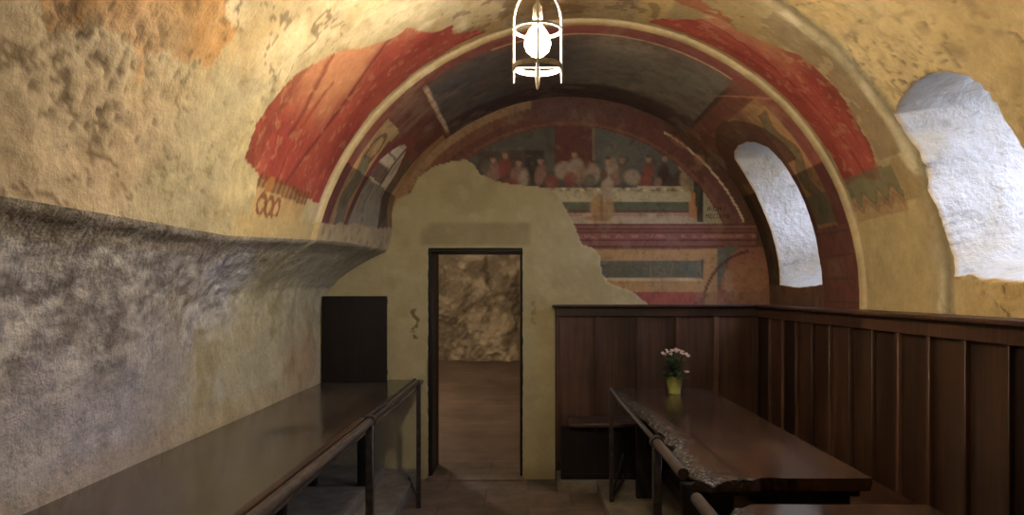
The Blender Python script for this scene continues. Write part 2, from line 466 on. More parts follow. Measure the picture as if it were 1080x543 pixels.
# right haunch
Pm.put(N * Pm.box(4.56, 5.9, 36, 54.5, .3), (98, 56, 38), .9)
Pm.put(N * Pm.box(5.06, 5.56, 43.5, 49.5, .2), (128, 100, 56), .85)
Pm.put(N * Pm.box(4.60, 4.86, 42, 49.5, .2), (152, 112, 58), .85)
Pm.put(N * (np.abs((Y - 4.6) - (deg - 50) * .06) < .02) * (deg > 44) * (deg < 56), (146, 90, 58), .7)
Pm.put(N * Pm.box(4.57, 4.90, 16.5, 47, .01), (142, 104, 54), .9)
sc = np.abs(Y - 4.73 - .05 * np.sin(deg * .5))
Pm.put(N * (sc < .06) * (deg < 46) * (deg > 17), (86, 78, 50), .85)
Pm.put(N * (np.abs(sc - .07) < .012) * (deg < 46) * (deg > 17), (96, 58, 34), .7)
Pm.put(N * Pm.box(4.57, 4.90, 17, 24, .01), (84, 80, 56), .8)
Pm.put(N * (np.abs(Y - 4.92) < .04) * (deg < 44), (88, 48, 34), .9)
Pm.put(N * (deg < 16.5) * (Y < 4.95), (116, 62, 46), .9)
Pm.put(N * (deg < 16.5) * (Y < 4.95) * ((np.abs((deg + 50) % 5.2 - 2.6) < .25)), (84, 60, 48), .8)
Pm.put(N * (deg < 16) * Pm.box(4.60, 4.85, 5, 9, .01), (124, 84, 58), .8)
Pm.put(N * (Y > 5.78) * (deg < 46), (92, 66, 36), .9)
Pm.put(N * (Y > 5.9) * (deg < 46), (70, 50, 32), .8)
Pm.put(N * (np.hypot((Y - 5.38) / .66, (deg - 33) / 17) < 1) * (deg > 33), (74, 46, 32), .85)
Pm.put(N * (deg < 3.5) * (Y > 4.95), (128, 88, 60), .7)
# cream lip between soffit and curtain
Pm.put((np.abs(Y - 4.392 + .5 * (.014 + .034 * sstep(112, 140, deg))) < .012 + .018 * sstep(112, 140, deg) + (f3 - .5) * .02), (206, 186, 146), .85)
lim = np.interp(Y, [3.3, 4.4, 6.1], [166.2, 164.0, 158.5]) + (f3 - .5) * 2.0
Pm.put((deg > lim) * (Y > 3.25), (184, 160, 108), .92)
# wear
Pm.put(N * sstep(.55, .75, f2), (140, 122, 96), .3)
Pm.put(N * sstep(.52, .7, fbm(Xu, Y, Zu, 14, 3, 171)), (62, 48, 40), .3)
COL = Pm.c
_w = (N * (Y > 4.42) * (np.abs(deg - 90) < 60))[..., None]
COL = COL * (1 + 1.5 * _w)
_g = COL.mean(-1, keepdims=True) * np.array([1.05, 1.0, .95])
COL = COL * (1 - .22 * N[..., None]) + _g * .22 * N[..., None]

# window openings, as outlines in (y, degree)
W1 = [(4.97, 3.2), (4.965, 10), (4.95, 18), (4.94, 26), (4.95, 34), (5.0, 38.5), (5.10, 41), (5.25, 42.6), (5.42, 43), (5.58, 42.2), (5.67, 40.5),
      (5.72, 35), (5.75, 29), (5.77, 20), (5.78, 10), (5.80, 3.4), (5.4, 2.6)]
W2 = [(3.46, 4.2), (3.49, 9), (3.51, 16), (3.50, 23), (3.53, 29.5), (3.52, 32.5), (3.40, 34.6), (3.22, 35.6), (3.05, 35), (2.93, 32.8), (2.87, 28), (2.83, 21),
      (2.76, 15), (2.66, 9), (2.60, 4), (3.0, 3.2)]
RD = 1.6 * PI / 180
def arcpoly(P):     # resample
    q = []
    for (a, b), (c, d) in zip(P, P[1:] + P[:1]):
        for k in range(8): q.append((a + (c - a) * k / 8, b + (d - b) * k / 8))
    return q
ni, nj = Y.shape
F = grid_faces(ni, nj)
Fy = .25 * (Y[:-1, :-1] + Y[1:, :-1] + Y[:-1, 1:] + Y[1:, 1:]); Fd = .25 * (deg[:-1, :-1] + deg[1:, :-1] + deg[:-1, 1:] + deg[1:, 1:])
keep = np.ones(Fy.shape, bool)
VPf = VP.reshape(-1, 3)
Yf, Df = Y.ravel().copy(), deg.ravel().copy()
loops = []
for W in (W1, W2):
    hole = pip(Fy, Fd, W)
    keep &= ~hole
    fh = np.unique(F[hole]); fk = np.unique(F[~hole]); bnd = np.intersect1d(fh, fk)
    Q = np.array(arcpoly(W)); Qs = Q * [1, RD]
    wob = 1 + 0
    for b in bnd:
        d = (Qs[:, 0] - Yf[b]) ** 2 + (Qs[:, 1] - Df[b] * RD) ** 2
        k = int(np.argmin(d)); t = Q[k]
        # exact nearest point on the neighbouring segments
        best = None
        for k2 in (k - 1, k):
            A, B = Qs[k2 % len(Qs)], Qs[(k2 + 1) % len(Qs)]
            p = np.array([Yf[b], Df[b] * RD]); s = np.clip(np.dot(p - A, B - A) / max(1e-12, np.dot(B - A, B - A)), 0, 1)
            q = A + s * (B - A); e = np.sum((p - q) ** 2)
            if best is None or e < best[0]: best = (e, q)
        y_, s_ = best[1]
        dg = s_ / RD; r = Rad(y_) + (fbm(y_, dg * .03, 0, 9, 3, 7) - .5) * (.012 if W is W1 else .05)
        a = math.radians(dg)
        jit = (fbm(dg * .03, y_, 0, 12, 3, 19) - .5) * (.02 if W is W1 else .07)
        VPf[b] = (XC + r * math.cos(a), y_ + jit, ZC + r * math.sin(a) + jit * .6)
        Yf[b], Df[b] = y_, dg
    cy_, cd_ = Qs[:, 0].mean(), Qs[:, 1].mean()
    an = np.arctan2(Df[bnd] * RD - cd_, Yf[bnd] - cy_)
    loops.append(VPf[bnd[np.argsort(an)]].copy())

FL = F[keep]; fc = lambda m: m[:-1, :-1][keep]
arch_m = fc(painted_niche)
cl_m = fc(in_CL | fringe_L) & ~arch_m; cr_m = fc(in_CR | fringe_R) & ~arch_m & ~cl_m
rest = ~(arch_m | cl_m | cr_m)
props(from_arrays('ceiling', VPf, FL[rest], m_plaster, COL), kind='structure')
props(from_arrays('arch_fresco', VPf, FL[arch_m], m_fresco, COL, origin=(XC, 5.2, 1.6)),
      'painted arch soffit with slate blue crown panel and red borders around the end-wall lunette', 'fresco')
props(from_arrays('curtain_fresco', VPf, FL[cl_m], m_fresco, COL, origin=(-.9, 3.8, 2.3)),
      'painted red drapery with salmon folds on the vault above the stone ledge', 'fresco', 'red drapery frescoes flanking the arch')
props(from_arrays('curtain_fresco', VPf, FL[cr_m], m_fresco, COL, origin=(1.6, 4.0, 2.4)),
      'painted dark red drapery with grey green fringe on the vault beside the plaster-rimmed window', 'fresco', 'red drapery frescoes flanking the arch')

# window reveals (tunnels through the thick wall)
def reveal(name, L, cen, depth, rise, shrink, seed, frame_mat):
    n = len(L); K = 64
    rows = []
    c0 = L.mean(0)
    Ls = L.copy()
    for _ in range(40): Ls = .5 * Ls + .25 * (np.roll(Ls, 1, 0) + np.roll(Ls, -1, 0))
    for k in range(K):
        t = k / (K - 1)
        s = 1 + (shrink - 1) * t
        bl = min(1, t * 7); p = c0 + ((L * (1 - bl) + Ls * bl) - c0) * s
        p = p + np.array([depth * t, cen * t, rise * t])
        # flatten towards the vertical outer plane
        p[:, 0] = p[:, 0] * (1 - t) + (c0[0] + depth) * t
        if 0 < k < K - 1:
            nn = (fbm(p[:, 0], p[:, 1], p[:, 2], 7, 4, seed) - .5) * .035
            d = p - (c0 + np.array([depth * t, cen * t, rise * t])); d[:, 0] = 0
            d /= np.linalg.norm(d, axis=1)[:, None] + 1e-9
            p = p + d * nn[:, None] * min(1, t * 6)
        rows.append(p)
    P = np.array(rows)
    F_ = []
    for k in range(K - 1):
        for i in range(n):
            a, b = k * n + i, k * n + (i + 1) % n
            F_.append((a, b, b + n, a + n))
    Pf = P.reshape(-1, 3)
    col = np.zeros(Pf.shape); col[:] = lin((198, 193, 180))
    g = fbm(Pf[:, 0], Pf[:, 1], Pf[:, 2], 6, 4, seed + 3)
    col = col * (1 - (sstep(.56, .7, g) * .35)[:, None]) + lin((190, 176, 140)) * (sstep(.56, .7, g) * .35)[:, None]
    sp = sstep(.68, .76, fbm(Pf[:, 0], Pf[:, 1], Pf[:, 2], 34, 3, seed + 5)) * .6
    col = col * (1 - .6 * sp[:, None]) + lin((96, 88, 72)) * .7 * sp[:, None]
    lipm = np.repeat(np.arange(K) < 1, n)
    col[lipm] = lin((190, 158, 104))
    props(from_arrays(name, Pf, np.array(F_), m_reveal, col), kind='structure')
    return P[-1]
M = Mat('window_glass'); M.n.remove(M.b)
tr = M.new('ShaderNodeBsdfTransparent'); gl = M.new('ShaderNodeBsdfGlossy'); gl.inputs['Roughness'].default_value = .02
mx = M.new('ShaderNodeMixShader'); mx.inputs[0].default_value = .06
M.l.new(tr.outputs[0], mx.inputs[1]); M.l.new(gl.outputs[0], mx.inputs[2]); M.l.new(mx.outputs[0], M.out.inputs[0]); m_glass = M.m
def window(idx, L, cen, depth, rise, shrink, seed):
    E = reveal('trim_%d' % idx, L, cen, depth, rise, shrink, seed, None)
    x = E[:, 0].mean(); y0, y1, z0, z1 = E[:, 1].min(), E[:, 1].max(), E[:, 2].min(), E[:, 2].max()
    bm = bmesh.new(); w = .035
    bx(bm, x - .04, x + .03, y0 - .05, y0 + w, z0 - .05, z1 + .05); bx(bm, x - .04, x + .03, y1 - w, y1 + .05, z0 - .05, z1 + .05)
    bx(bm, x - .04, x + .03, y0, y1, z0 - .05, z0 + w); bx(bm, x - .04, x + .03, y0, y1, z1 - w, z1 + .05)
    ym = (y0 + y1) / 2; bx(bm, x - .03, x + .01, ym - .015, ym + .015, z0, z1)
    wf = from_bm('window_%d' % idx, bm, m_dark); props(wf, kind='structure')
    bm = bmesh.new(); bx(bm, x, x + .005, y0, y1, z0, z1)
    from_bm('pane', bm, m_glass, wf)
    l = bpy.data.lights.new('daylight_portal', 'AREA'); l.shape = 'RECTANGLE'; l.size = z1 - z0; l.size_y = y1 - y0
    l.cycles.is_portal = True
    o = bpy.data.objects.new('daylight_portal', l); C.objects.link(o); o.location = (x + .06, ym, (z0 + z1) / 2)
    o.rotation_euler = (0, math.radians(90), 0)
window(1, loops[0], -.05, .70, .26, .60, 201)
window(2, loops[1], -.22, .80, .34, .86, 211)

# ---------------------------------------------------------------- ledge and left wall
edge = VPf.reshape(ni, nj, 3)[:, -1].copy()
dzs = np.concatenate([[0], np.cumsum(np.concatenate([np.full(8, .008), np.linspace(.01, .02, 96)]))])
dzs = dzs * 2.05 / dzs[-1]
npro = len(dzs); NZ = 0
FARZ = [0, .018, .032, .07, .15, .235, .31, .38, .5, 3]; FARX = [0, .010, .04, .10, .20, .29, .345, .36, .362, .362]
NEARZ = [0, .02, .05, .10, .30, .60, .85, .97, 3]; NEARX = [0, .012, .055, .09, .17, .27, .33, .35, .35]
LP = np.zeros((ni, npro, 3))
for i in range(ni):
    y = ys[i]; ex, ez = edge[i, 0], edge[i, 2]
    wf_ = sstep(2.7, 3.9, y)
    z = np.maximum(ez - dzs, -.12)
    k = (ex + 1.60) / .36
    xo = np.interp(dzs, NEARZ, NEARX) * (1 - wf_) + np.interp(dzs, FARZ, FARX) * wf_
    LP[i, :, 0] = ex - xo * np.clip(k, .9, 1.6); LP[i, :, 1] = y; LP[i, :, 2] = z
lx, ly, lz = LP[..., 0], LP[..., 1], LP[..., 2]
fadeE = sstep(0, 8, np.arange(npro + NZ))[None, :] * np.ones_like(lx)
rk = sstep(1.0, 1.35, lz + (fbm(lx, ly, lz, 1.5, 3, 301) - .5) * .9) * (1 - .75 * sstep(4.2, 5.4, ly)) * .9 + .1
chip = sstep(.5, .62, fbm(lx, ly * .6, lz * 1.5, 16, 4, 311))
dl = (fbm(lx, ly, lz, 1.4, 3, 303) - .5) * .09 + (fbm(lx, ly * .7, lz, 6, 4, 305) - .5) * (.014 + .035 * rk) + (fbm(lx, ly * .7, lz, 22, 4, 307) - .5) * (.004 + .013 * rk) + chip * .008 * rk
dl *= fadeE * (1 - .8 * sstep(.92, .85, lz) * 0)
LP[..., 0] += np.clip(dl, -.05, .06) * np.where(lz < .95, .35, 1.0)
LP[..., 2] += dl * .5 * (LP[..., 2] > 1.0)
Pl = Paint(ly, lz, lin((184, 178, 178)))
g1 = fbm(lx, ly, lz, 2.0, 5, 321); g2 = fbm(lx, ly, lz, 6, 5, 331); g3 = fbm(lx, ly * .5, lz, 30, 4, 341)
Pl.put(sstep(.48, .62, g1), (168, 160, 156), .8)
Pl.put(sstep(.52, .66, g2), (206, 200, 190), .6)
Pl.put(rk * sstep(.45, .6, g1), (150, 142, 132), .7)
Pl.put(rk * sstep(.5, .64, g3), (112, 103, 94), .75)
Pl.put(rk * sstep(.54, .62, 1 - g3), (206, 199, 184), .45)
Pl.put(sstep(3.1, 4.3, ly + (g1 - .5) * 1.6), (182, 168, 122), .8)                    # yellow-green old limewash near the end
Pl.put(sstep(3.0, 3.6, ly) * sstep(.52, .66, g2), (150, 134, 84), .6)
Pl.put(np.exp(-(((ly - 5.4) / .35) ** 2 + ((lz - 1.0) / .2) ** 2)) * g2 * 1.6, (178, 124, 66), .7)
Pl.put(sstep(.98, .86, lz) * 0 + (1 - sstep(.82, .96, lz + (g2 - .5) * .2)), (190, 160, 110), .4)
Pl.put((np.arange(npro + NZ)[None, :] < 8) * np.ones_like(lx), (150, 134, 104), .5)
props(from_arrays('wall_left', LP.reshape(-1, 3), grid_faces(ni, npro + NZ).reshape(-1, 4), m_rock, Pl.c), kind='structure')

# ---------------------------------------------------------------- end wall with door opening
DX0, DX1, DZ1 = -.795, -.045, 1.845
xs = np.unique(np.round(np.concatenate([np.arange(-1.95, DX0, .0125), np.linspace(DX0, DX1, 60), np.arange(DX1 + .0125, 2.06, .0125)]), 5))
zs = np.unique(np.round(np.concatenate([np.arange(-.1, DZ1, .0125), [DZ1], np.arange(DZ1 + .0125, 3.2, .0125)]), 5))
BX, BZ = np.meshgrid(xs, zs, indexing='ij')
U, V_ = 557 + 132 * BX, 307 - 132 * (BZ - 1.5)          # wall units, 132 to the metre
wu = (fbm(BX, BZ, 0, 9, 4, 401) - .5) * 10; wv = (fbm(BX, BZ, 5, 9, 4, 403) - .5) * 10
patch = [(330, 262), (395, 262), (412, 225), (418, 212), (432, 205), (440, 188), (455, 177), (478, 170), (492, 168), (500, 174), (508, 184), (520, 190), (540, 195),
         (572, 197), (585, 203), (597, 220), (606, 238), (614, 258), (628, 263), (632, 270), (635, 288), (640, 298), (655, 303), (668, 308), (680, 318), (690, 330), (690, 540), (280, 540), (280, 262)]
inp = pip(U + wu * .35, V_ + wv * .35, patch)
fres = ~inp & (V_ < 326)
B = Paint(U, V_, lin((178, 166, 126)))
h1 = fbm(BX, BZ, 0, 2.2, 5, 411); h2 = fbm(BX, BZ, 0, 8, 5, 413); h3 = fbm(BX, BZ, 0, 30, 4, 415)
B.put(sstep(.5, .64, h1), (164, 150, 110), .6); B.put(sstep(.52, .66, h2), (188, 178, 140), .4)
B.put(B.box(444, 559, 235, 259, 2.5) * (.55 + .9 * (h2 - .3)) * (1 - B.ell(444, 233, 10, 8)), (126, 112, 80), .62)
B.put((np.abs(U - 438 - 3 * np.sin(V_ * .3)) < 2.2) * (V_ > 326) * (V_ < 358) * (h3 > .42), (98, 84, 60), .8)
B.put((np.abs(U - 563) < 2.5) * (V_ > 318) * (V_ < 342) * (h3 > .5), (128, 114, 84), .6)
B.put((U < 402) * sstep(.5, .62, h2), (176, 152, 104), .5)
B.put(sstep(483, 505, V_), (128, 116, 84), .5)
# lunette painting
r_ = np.hypot(U - 600, V_ - 313)
Fm = fres.astype(float)
B.put(Fm, (86, 84, 74))
B.put(Fm * (U > 600) * (V_ < 190), (88, 92, 84), .7); B.put(Fm * B.ell(655, 150, 34, 30), (96, 98, 92), .7)
B.put(Fm * (B.poly([(585, 128), (625, 128), (625, 178), (585, 178)])), (104, 52, 44), .9)
B.put(Fm * B.box(624.5, 627, 130, 176, .3), (138, 110, 80), .8)
B.put(Fm * B.poly([(505, 160), (560, 158), (566, 200), (590, 203), (500, 200)]), (84, 62, 52), .7)
B.put(Fm * B.box(554, 574, 158, 200, 1), (58, 54, 50), .8)
cols = dict(r=(138, 62, 50), w=(160, 140, 116), p=(146, 104, 88), g=(98, 92, 76), o=(160, 110, 60), d=(74, 52, 46), y=(164, 136, 78))
figs = [(520, 182, 8, 11, 'p'), (532, 176, 7, 11, 'r'), (545, 186, 7, 12, 'p'), (552, 190, 5, 12, 'w'), (538, 196, 9, 8, 'r'), (512, 176, 5, 8, 'g'), (570, 184, 6, 12, 'p'),
        (582, 192, 7, 8, 'r'), (594, 180, 9, 9, 'w'), (607, 179, 9, 12, 'w'), (601, 189, 7, 8, 'r'), (613, 185, 6, 9, 'p'), (625, 184, 8, 10, 'w'), (622, 190, 6, 7, 'g'), (645, 180, 7, 13, 'w'),
        (650, 187, 7, 8, 'p'), (660, 182, 8, 11, 'g'), (667, 187, 9, 8, 'w'), (683, 183, 6, 12, 'r'), (681, 191, 7, 6, 'r'), (699, 184, 6, 12, 'd'), (703, 190, 7, 8, 'd'), (694, 192, 4, 5, 'p'),
        (716, 190, 7, 10, 'd'), (724, 193, 7, 8, 'g')]
for (a, b, ru, rv, k) in figs: B.put(Fm * B.ell(a, b, ru, rv, .2, .3), cols[k], .85)
for (a, b) in [(520, 168), (533, 164), (547, 172), (570, 170), (606, 163), (625, 174), (641, 170), (656, 169), (684, 168), (701, 167), (596, 172), (718, 176)]:
    B.put(Fm * B.ell(a, b, 2.8, 3.6, 0, .3), (168, 122, 94), .9)
    B.put(Fm * B.ell(a, b - 3.2, 2.8, 1.6, 0, .3), (84, 56, 42), .8)
B.put(Fm * B.poly([(560, 199), (738, 196), (738, 213), (560, 214)]), (182, 168, 124), .9)
B.put(Fm * B.box(560, 730, 199, 202, .5) * (h3 > .5), (120, 96, 70), .6)
for a in range(575, 735, 9): B.put(Fm * B.ell(a + 3 * math.sin(a), 199 + (a % 4) * .5, 2.4, 1.5, 0, .3), (206, 190, 150) if a % 2 else (132, 84, 60), .8)
B.put(Fm * B.box(590, 727, 213, 222, .5), (92, 100, 70), .9)
B.put(Fm * B.box(600, 727, 221.5, 225, .5), (110, 66, 52), .8)
B.put(Fm * (V_ > 225) * (V_ < 240), (176, 150, 116), .9)
B.put(Fm * B.box(590, 736, 225, 228, 1.2) * (h2 > .45), (140, 100, 76), .6)
B.put(Fm * B.ell(635, 219, 12.5, 16, 0, .15), (168, 124, 62), .9); B.put(Fm * B.ell(640, 200, 7, 13, .15, .2), (170, 146, 120), .85)
B.put(Fm * B.ell(637, 184, 4, 5.5, 0, .3), (110, 74, 56), .9); B.put(Fm * B.ell(630, 230, 14, 3, 0, .3), (150, 100, 50), .8)
B.put(Fm * B.box(633, 636, 205, 232, 1), (120, 80, 42), .6)
B.put(Fm * B.poly([(728, 200), (737, 200), (738, 232), (727, 229)]), (176, 112, 50), .95); B.put(Fm * B.ell(725, 189, 8, 12, 0, .25), (150, 130, 92), .9)
B.put(Fm * B.ell(729, 192, 4, 12, -.2, .25), (120, 100, 70), .7); B.put(Fm * B.ell(722, 175, 3.4, 4.4, 0, .25), (176, 132, 96), .95)
B.put(Fm * B.poly([(730, 178), (742, 178), (742, 235), (736, 235)]), (52, 54, 46), .9)
B.put(Fm * B.poly([(742, 187), (745, 187), (768, 215), (777, 236), (742, 236)]), (162, 148, 110), .95)
# arch border of the lunette
rw = r_ + wu * .12
B.put(Fm * (rw > 180) * (V_ < 236), (112, 58, 48), .9)
B.put(Fm * (rw > 181) * (V_ < 236) * (np.abs(r_ - 183) < 1.5), (140, 84, 56), .7)
B.put(Fm * (rw > 192) * (V_ < 236) * (U < 560), (128, 80, 50), .85)
B.put(Fm * (rw > 202) * (V_ < 240) * (U < 560), (160, 120, 74), .9)
B.put(Fm * (rw > 201) * (V_ < 170) * (U > 560), (100, 60, 48), .8)
B.put(Fm * (np.abs(r_ - 200.5) < 1.1) * (U > 700) * (V_ < 235), (206, 180, 136), .9)
B.put(Fm * (rw > 202) * (U > 700) * (V_ < 330), (92, 58, 36), .9)
B.put(Fm * B.ell(738, 168, 7, 3.5, .8, .3), (176, 104, 66), .7); B.put(Fm * B.ell(715, 150, 12, 3.5, .65, .4), (158, 92, 66), .6)
B.put(Fm * B.ell(600, 118, 60, 12, 0, .5), (108, 78, 74), .5)
# cornice, inscription panel, dado
B.put(Fm * B.box(600, 797, 235.5, 261, .4), (134, 74, 60), .95)
for a in (237, 242, 245.5, 253, 259.5): B.put(Fm * (np.abs(V_ - a) < .8) * (U < 797), (86, 42, 34), .8)
B.put(Fm * B.box(600, 797, 247, 251, .5) * (h3 > .48), (168, 108, 88), .7)
B.put(Fm * (V_ > 261), (168, 124, 62), .95)
B.put(Fm * B.box(600, 797, 260.5, 262.5, .3), (90, 48, 34), .8)
B.put(Fm * B.box(620, 742, 274.5, 293, .4), (88, 94, 80), .95)
B.put(Fm * B.box(620, 742, 293, 296, .5), (186, 160, 106), .8); B.put(Fm * B.box(740.5, 742.5, 273, 294, .3), (60, 60, 50), .8)
B.put(Fm * B.box(600, 742, 307.5, 330, .5), (150, 62, 50), .95)
B.put(Fm * B.box(742, 757, 262, 330, .4), (164, 118, 60), .7)
B.put(Fm * (V_ > 261) * (V_ < 330) * (U > 757), (146, 84, 56), .95)
B.put(Fm * (V_ > 261) * B.ell(790, 295, 24, 22, 0, .4), (166, 108, 58), .6)
B.put(Fm * B.poly([(756, 261), (780, 258), (770, 272), (763, 290), (758, 305), (756, 305)]), (92, 94, 76), .95)
B.put(Fm * (V_ > 261) * (np.abs(np.hypot(U - 800, V_ - 322) - 58) < 1.6) * (U < 790), (84, 44, 32), .8)
B.put(Fm * (V_ > 261) * (U > 757) * sstep(.55, .66, h2), (176, 128, 84), .5)
B.put(Fm * (V_ > 308) * (U > 740), (132, 92, 64), .5)
_g = B.c.mean(-1, keepdims=True) * np.array([1.08, 1.0, .86])
B.c = (B.c * (1 - .3 * Fm[..., None]) + _g * .3 * Fm[..., None]) * (1 + .25 * Fm[..., None])
B.put(Fm * sstep(.60, .72, h2), (146, 130, 104), .30); B.put(Fm * sstep(.6, .7, h3), (60, 48, 40), .25)
yw = D + (h1 - .5) * .02 + (h2 - .5) * .006
yw = yw - .010 * inp
yw += .008 * (((np.abs(U - 438 - 3 * np.sin(V_ * .3)) < 2.2) * (V_ > 326) * (V_ < 358) * (h3 > .42)))
BP = np.stack([BX, yw, BZ], -1)
ed = (np.abs(BX - DX0) < 1e-4) | (np.abs(BX - DX1) < 1e-4)
ew = (fbm(BZ * 3, 0, 0, 3, 3, 431) - .5) * .03
BP[..., 0] += np.where((np.abs(BX - DX0) < 1e-4) & (BZ <= DZ1), -abs(ew), 0) + np.where((np.abs(BX - DX1) < 1e-4) & (BZ <= DZ1), abs(ew) * .6, 0)
Fb = grid_faces(*BX.shape, flip=True)
fx = .5 * (BX[:-1, :-1] + BX[1:, 1:]); fz = .5 * (BZ[:-1, :-1] + BZ[1:, 1:])
kp = ~((fx > DX0) & (fx < DX1) & (fz < DZ1))
fm = fres[:-1, :-1] & fres[1:, 1:] & kp
props(from_arrays('wall_back', BP.reshape(-1, 3), Fb[kp & ~fm], m_newplaster, B.c), kind='structure')
lun = props(from_arrays('lunette_fresco', BP.reshape(-1, 3), Fb[fm], m_fresco, B.c, origin=(.9, D, 1.4)),
            'faded supper scene painted in the end-wall lunette above an inscribed ochre panel', 'fresco')
# lettering painted on the lunette
M = Mat('dark_lettering'); m_let = M.set((.045, .038, .028), .9, .1)
M = Mat('ochre_lettering'); m_let2 = M.set((.16, .12, .06), .9, .1)
def lettering(name, body, u0, u1, v, h, mat, parent):
    cu = bpy.data.curves.new(name, 'FONT'); cu.body = body; cu.size = 1; cu.space_character = 1.08
    tmp = bpy.data.objects.new('tmp', cu); C.objects.link(tmp); bpy.context.view_layer.update()
    me = bpy.data.meshes.new_from_object(tmp.evaluated_get(bpy.context.evaluated_depsgraph_get()))
    bpy.data.objects.remove(tmp); bpy.data.curves.remove(cu)
    xs_ = [w.co.x for w in me.vertices]; ys_ = [w.co.y for w in me.vertices]
    sx = (u1 - u0) / 132 / (max(xs_) - min(xs_)); sz = h / 132 / (max(ys_) - min(ys_))
    for w in me.vertices:
        w.co = Vector(((u0 - 557) / 132 + (w.co.x - min(xs_)) * sx, D - .014, 1.5 - (v - 307) / 132 + (w.co.y - min(ys_)) * sz))
    me.materials.clear()
    return link(name, me, mat, parent)
lettering('inscription', 'A·CH·I', 745, 764, 222.5, 4.6, m_let, lun)
lettering('inscription', 'MCCLXXX', 744, 769, 230.5, 4.6, m_let, lun)
lettering('inscription', 'ENVTIL·VIL', 641, 722, 290, 12, m_let2, lun)

# door opening: reveal, frame, threshold
bm = bmesh.new(); WT = .50
bx(bm, DX0 - .10, DX0 - .012, D + .005, D + WT, 0, DZ1 + .1); bx(bm, DX1 + .008, DX1 + .1, D + .005, D + WT, 0, DZ1 + .1)
bx(bm, DX0 - .1, DX1 + .1, D + .012, D + WT, DZ1 + .004, DZ1 + .1)
props(from_bm('trim_3', bm, m_step), kind='structure')
bm = bmesh.new()
bx(bm, DX0 - .012, DX0 + .022, D + .05, D + WT, 0, DZ1 - .03, .004); bx(bm, DX1 - .02, DX1 + .008, D + .05, D + .16, 0, DZ1 - .03, .004)
bx(bm, DX0 - .012, DX1 + .008, D + .03, D + WT, DZ1 - .03, DZ1 + .004, .004)
props(from_bm('door_1', bm, m_dark), kind='structure')
bm = bmesh.new(); bx(bm, DX0 - .02, DX1 + .02, D - .07, D + WT + .05, -.05, .012, .006)
props(from_bm('trim_4', bm, m_floor), kind='structure')

# passage beyond the door
PY0, PY1 = D + WT, 10.4
def slab(name, P00, P10, P11, P01, n, m, amp, fr, mat, colf, normal, seed, raised=None):
    s, t = np.meshgrid(np.linspace(0, 1, n), np.linspace(0, 1, m), indexing='ij')
    P = (np.array(P00)[None, None] * ((1 - s) * (1 - t))[..., None] + np.array(P10) * (s * (1 - t))[..., None] + np.array(P11) * (s * t)[..., None] + np.array(P01) * ((1 - s) * t)[..., None])
    a, b, c = P[..., 0], P[..., 1], P[..., 2]
    d = (fbm(a, b, c, fr, 5, seed) - .5) * amp
    ridg = 1 - np.abs(fbm(a, b, c, fr * .8, 4, seed + 50) - .5) * 8
    d = d - np.clip(ridg, 0, 1) * amp * .25
    P = P + np.array(normal) * d[..., None]
    f = fbm(a, b, c, fr * 1.5, 5, seed + 7)
    col = colf(f, a, b, c, np.clip(ridg, 0, 1))
    return props(from_arrays(name, P.reshape(-1, 3), grid_faces(n, m).reshape(-1, 4), mat, col), kind='structure')
def rockcol(f, a, b, c, r):
    o = np.zeros(f.shape + (3,)); o[...] = lin((150, 134, 108))
    w = sstep(.42, .62, f)[..., None]; o = o * (1 - w) + lin((196, 178, 146)) * w
    w = (r ** 3 * .45 * (fbm(a, b, c, 2, 2, 9) > .45))[..., None]; o = o * (1 - w) + lin((52, 42, 34)) * w
    return o
slab('wall_passage_end', (-2.4, PY1, -.1), (1.0, PY1, -.1), (1.0, PY1, 2.8), (-2.4, PY1, 2.8), 220, 200, .22, 3.0, m_rock, rockcol, (0, 1, 0), 501)
slab('wall_passage_left', (-2.1, PY0 - .1, -.1), (-2.1, PY1 + .2, -.1), (-2.1, PY1 + .2, 2.8), (-2.1, PY0 - .1, 2.8), 80, 60, .2, 3.0, m_rock, rockcol, (1, 0, 0), 511)
slab('wall_passage_right', (.55, PY0 - .1, -.1), (.55, PY1 + .2, -.1), (.55, PY1 + .2, 2.8), (.55, PY0 - .1, 2.8), 80, 60, .2, 3.0, m_rock, rockcol, (1, 0, 0), 521)
slab('ceiling_passage', (-2.4, PY0 - .1, 2.5), (-2.4, PY1 + .2, 2.5), (.9, PY1 + .2, 2.5), (.9, PY0 - .1, 2.5), 60, 60, .2, 3.0, m_rock, rockcol, (0, 0, 1), 531)
bm = bmesh.new(); bx(bm, -2.4, DX0 - .02, D + .06, PY0, -.1, 2.8); bx(bm, DX1 + .02, 2.2, D + .06, PY0, -.1, 3.3); bx(bm, -2.4, 2.2, D + .06, PY0, DZ1 + .03, 3.3)
props(from_bm('wall_thickness', bm, m_step), kind='structure')
bm = bmesh.new()
prof_ = [(PY0 - .02, .0), (PY0 + .3, .02), (PY1 + .3, .60)]
for (a, b), (c, d) in zip(prof_, prof_[1:]):
    vs = [bm.verts.new(p) for p in ((-2.3, a, b), (.8, a, b), (.8, c, d), (-2.3, c, d))]; bm.faces.new(vs)
bmesh.ops.remove_doubles(bm, verts=bm.verts, dist=.001)
props(from_bm('floor_passage', bm, m_pfloor), kind='structure')

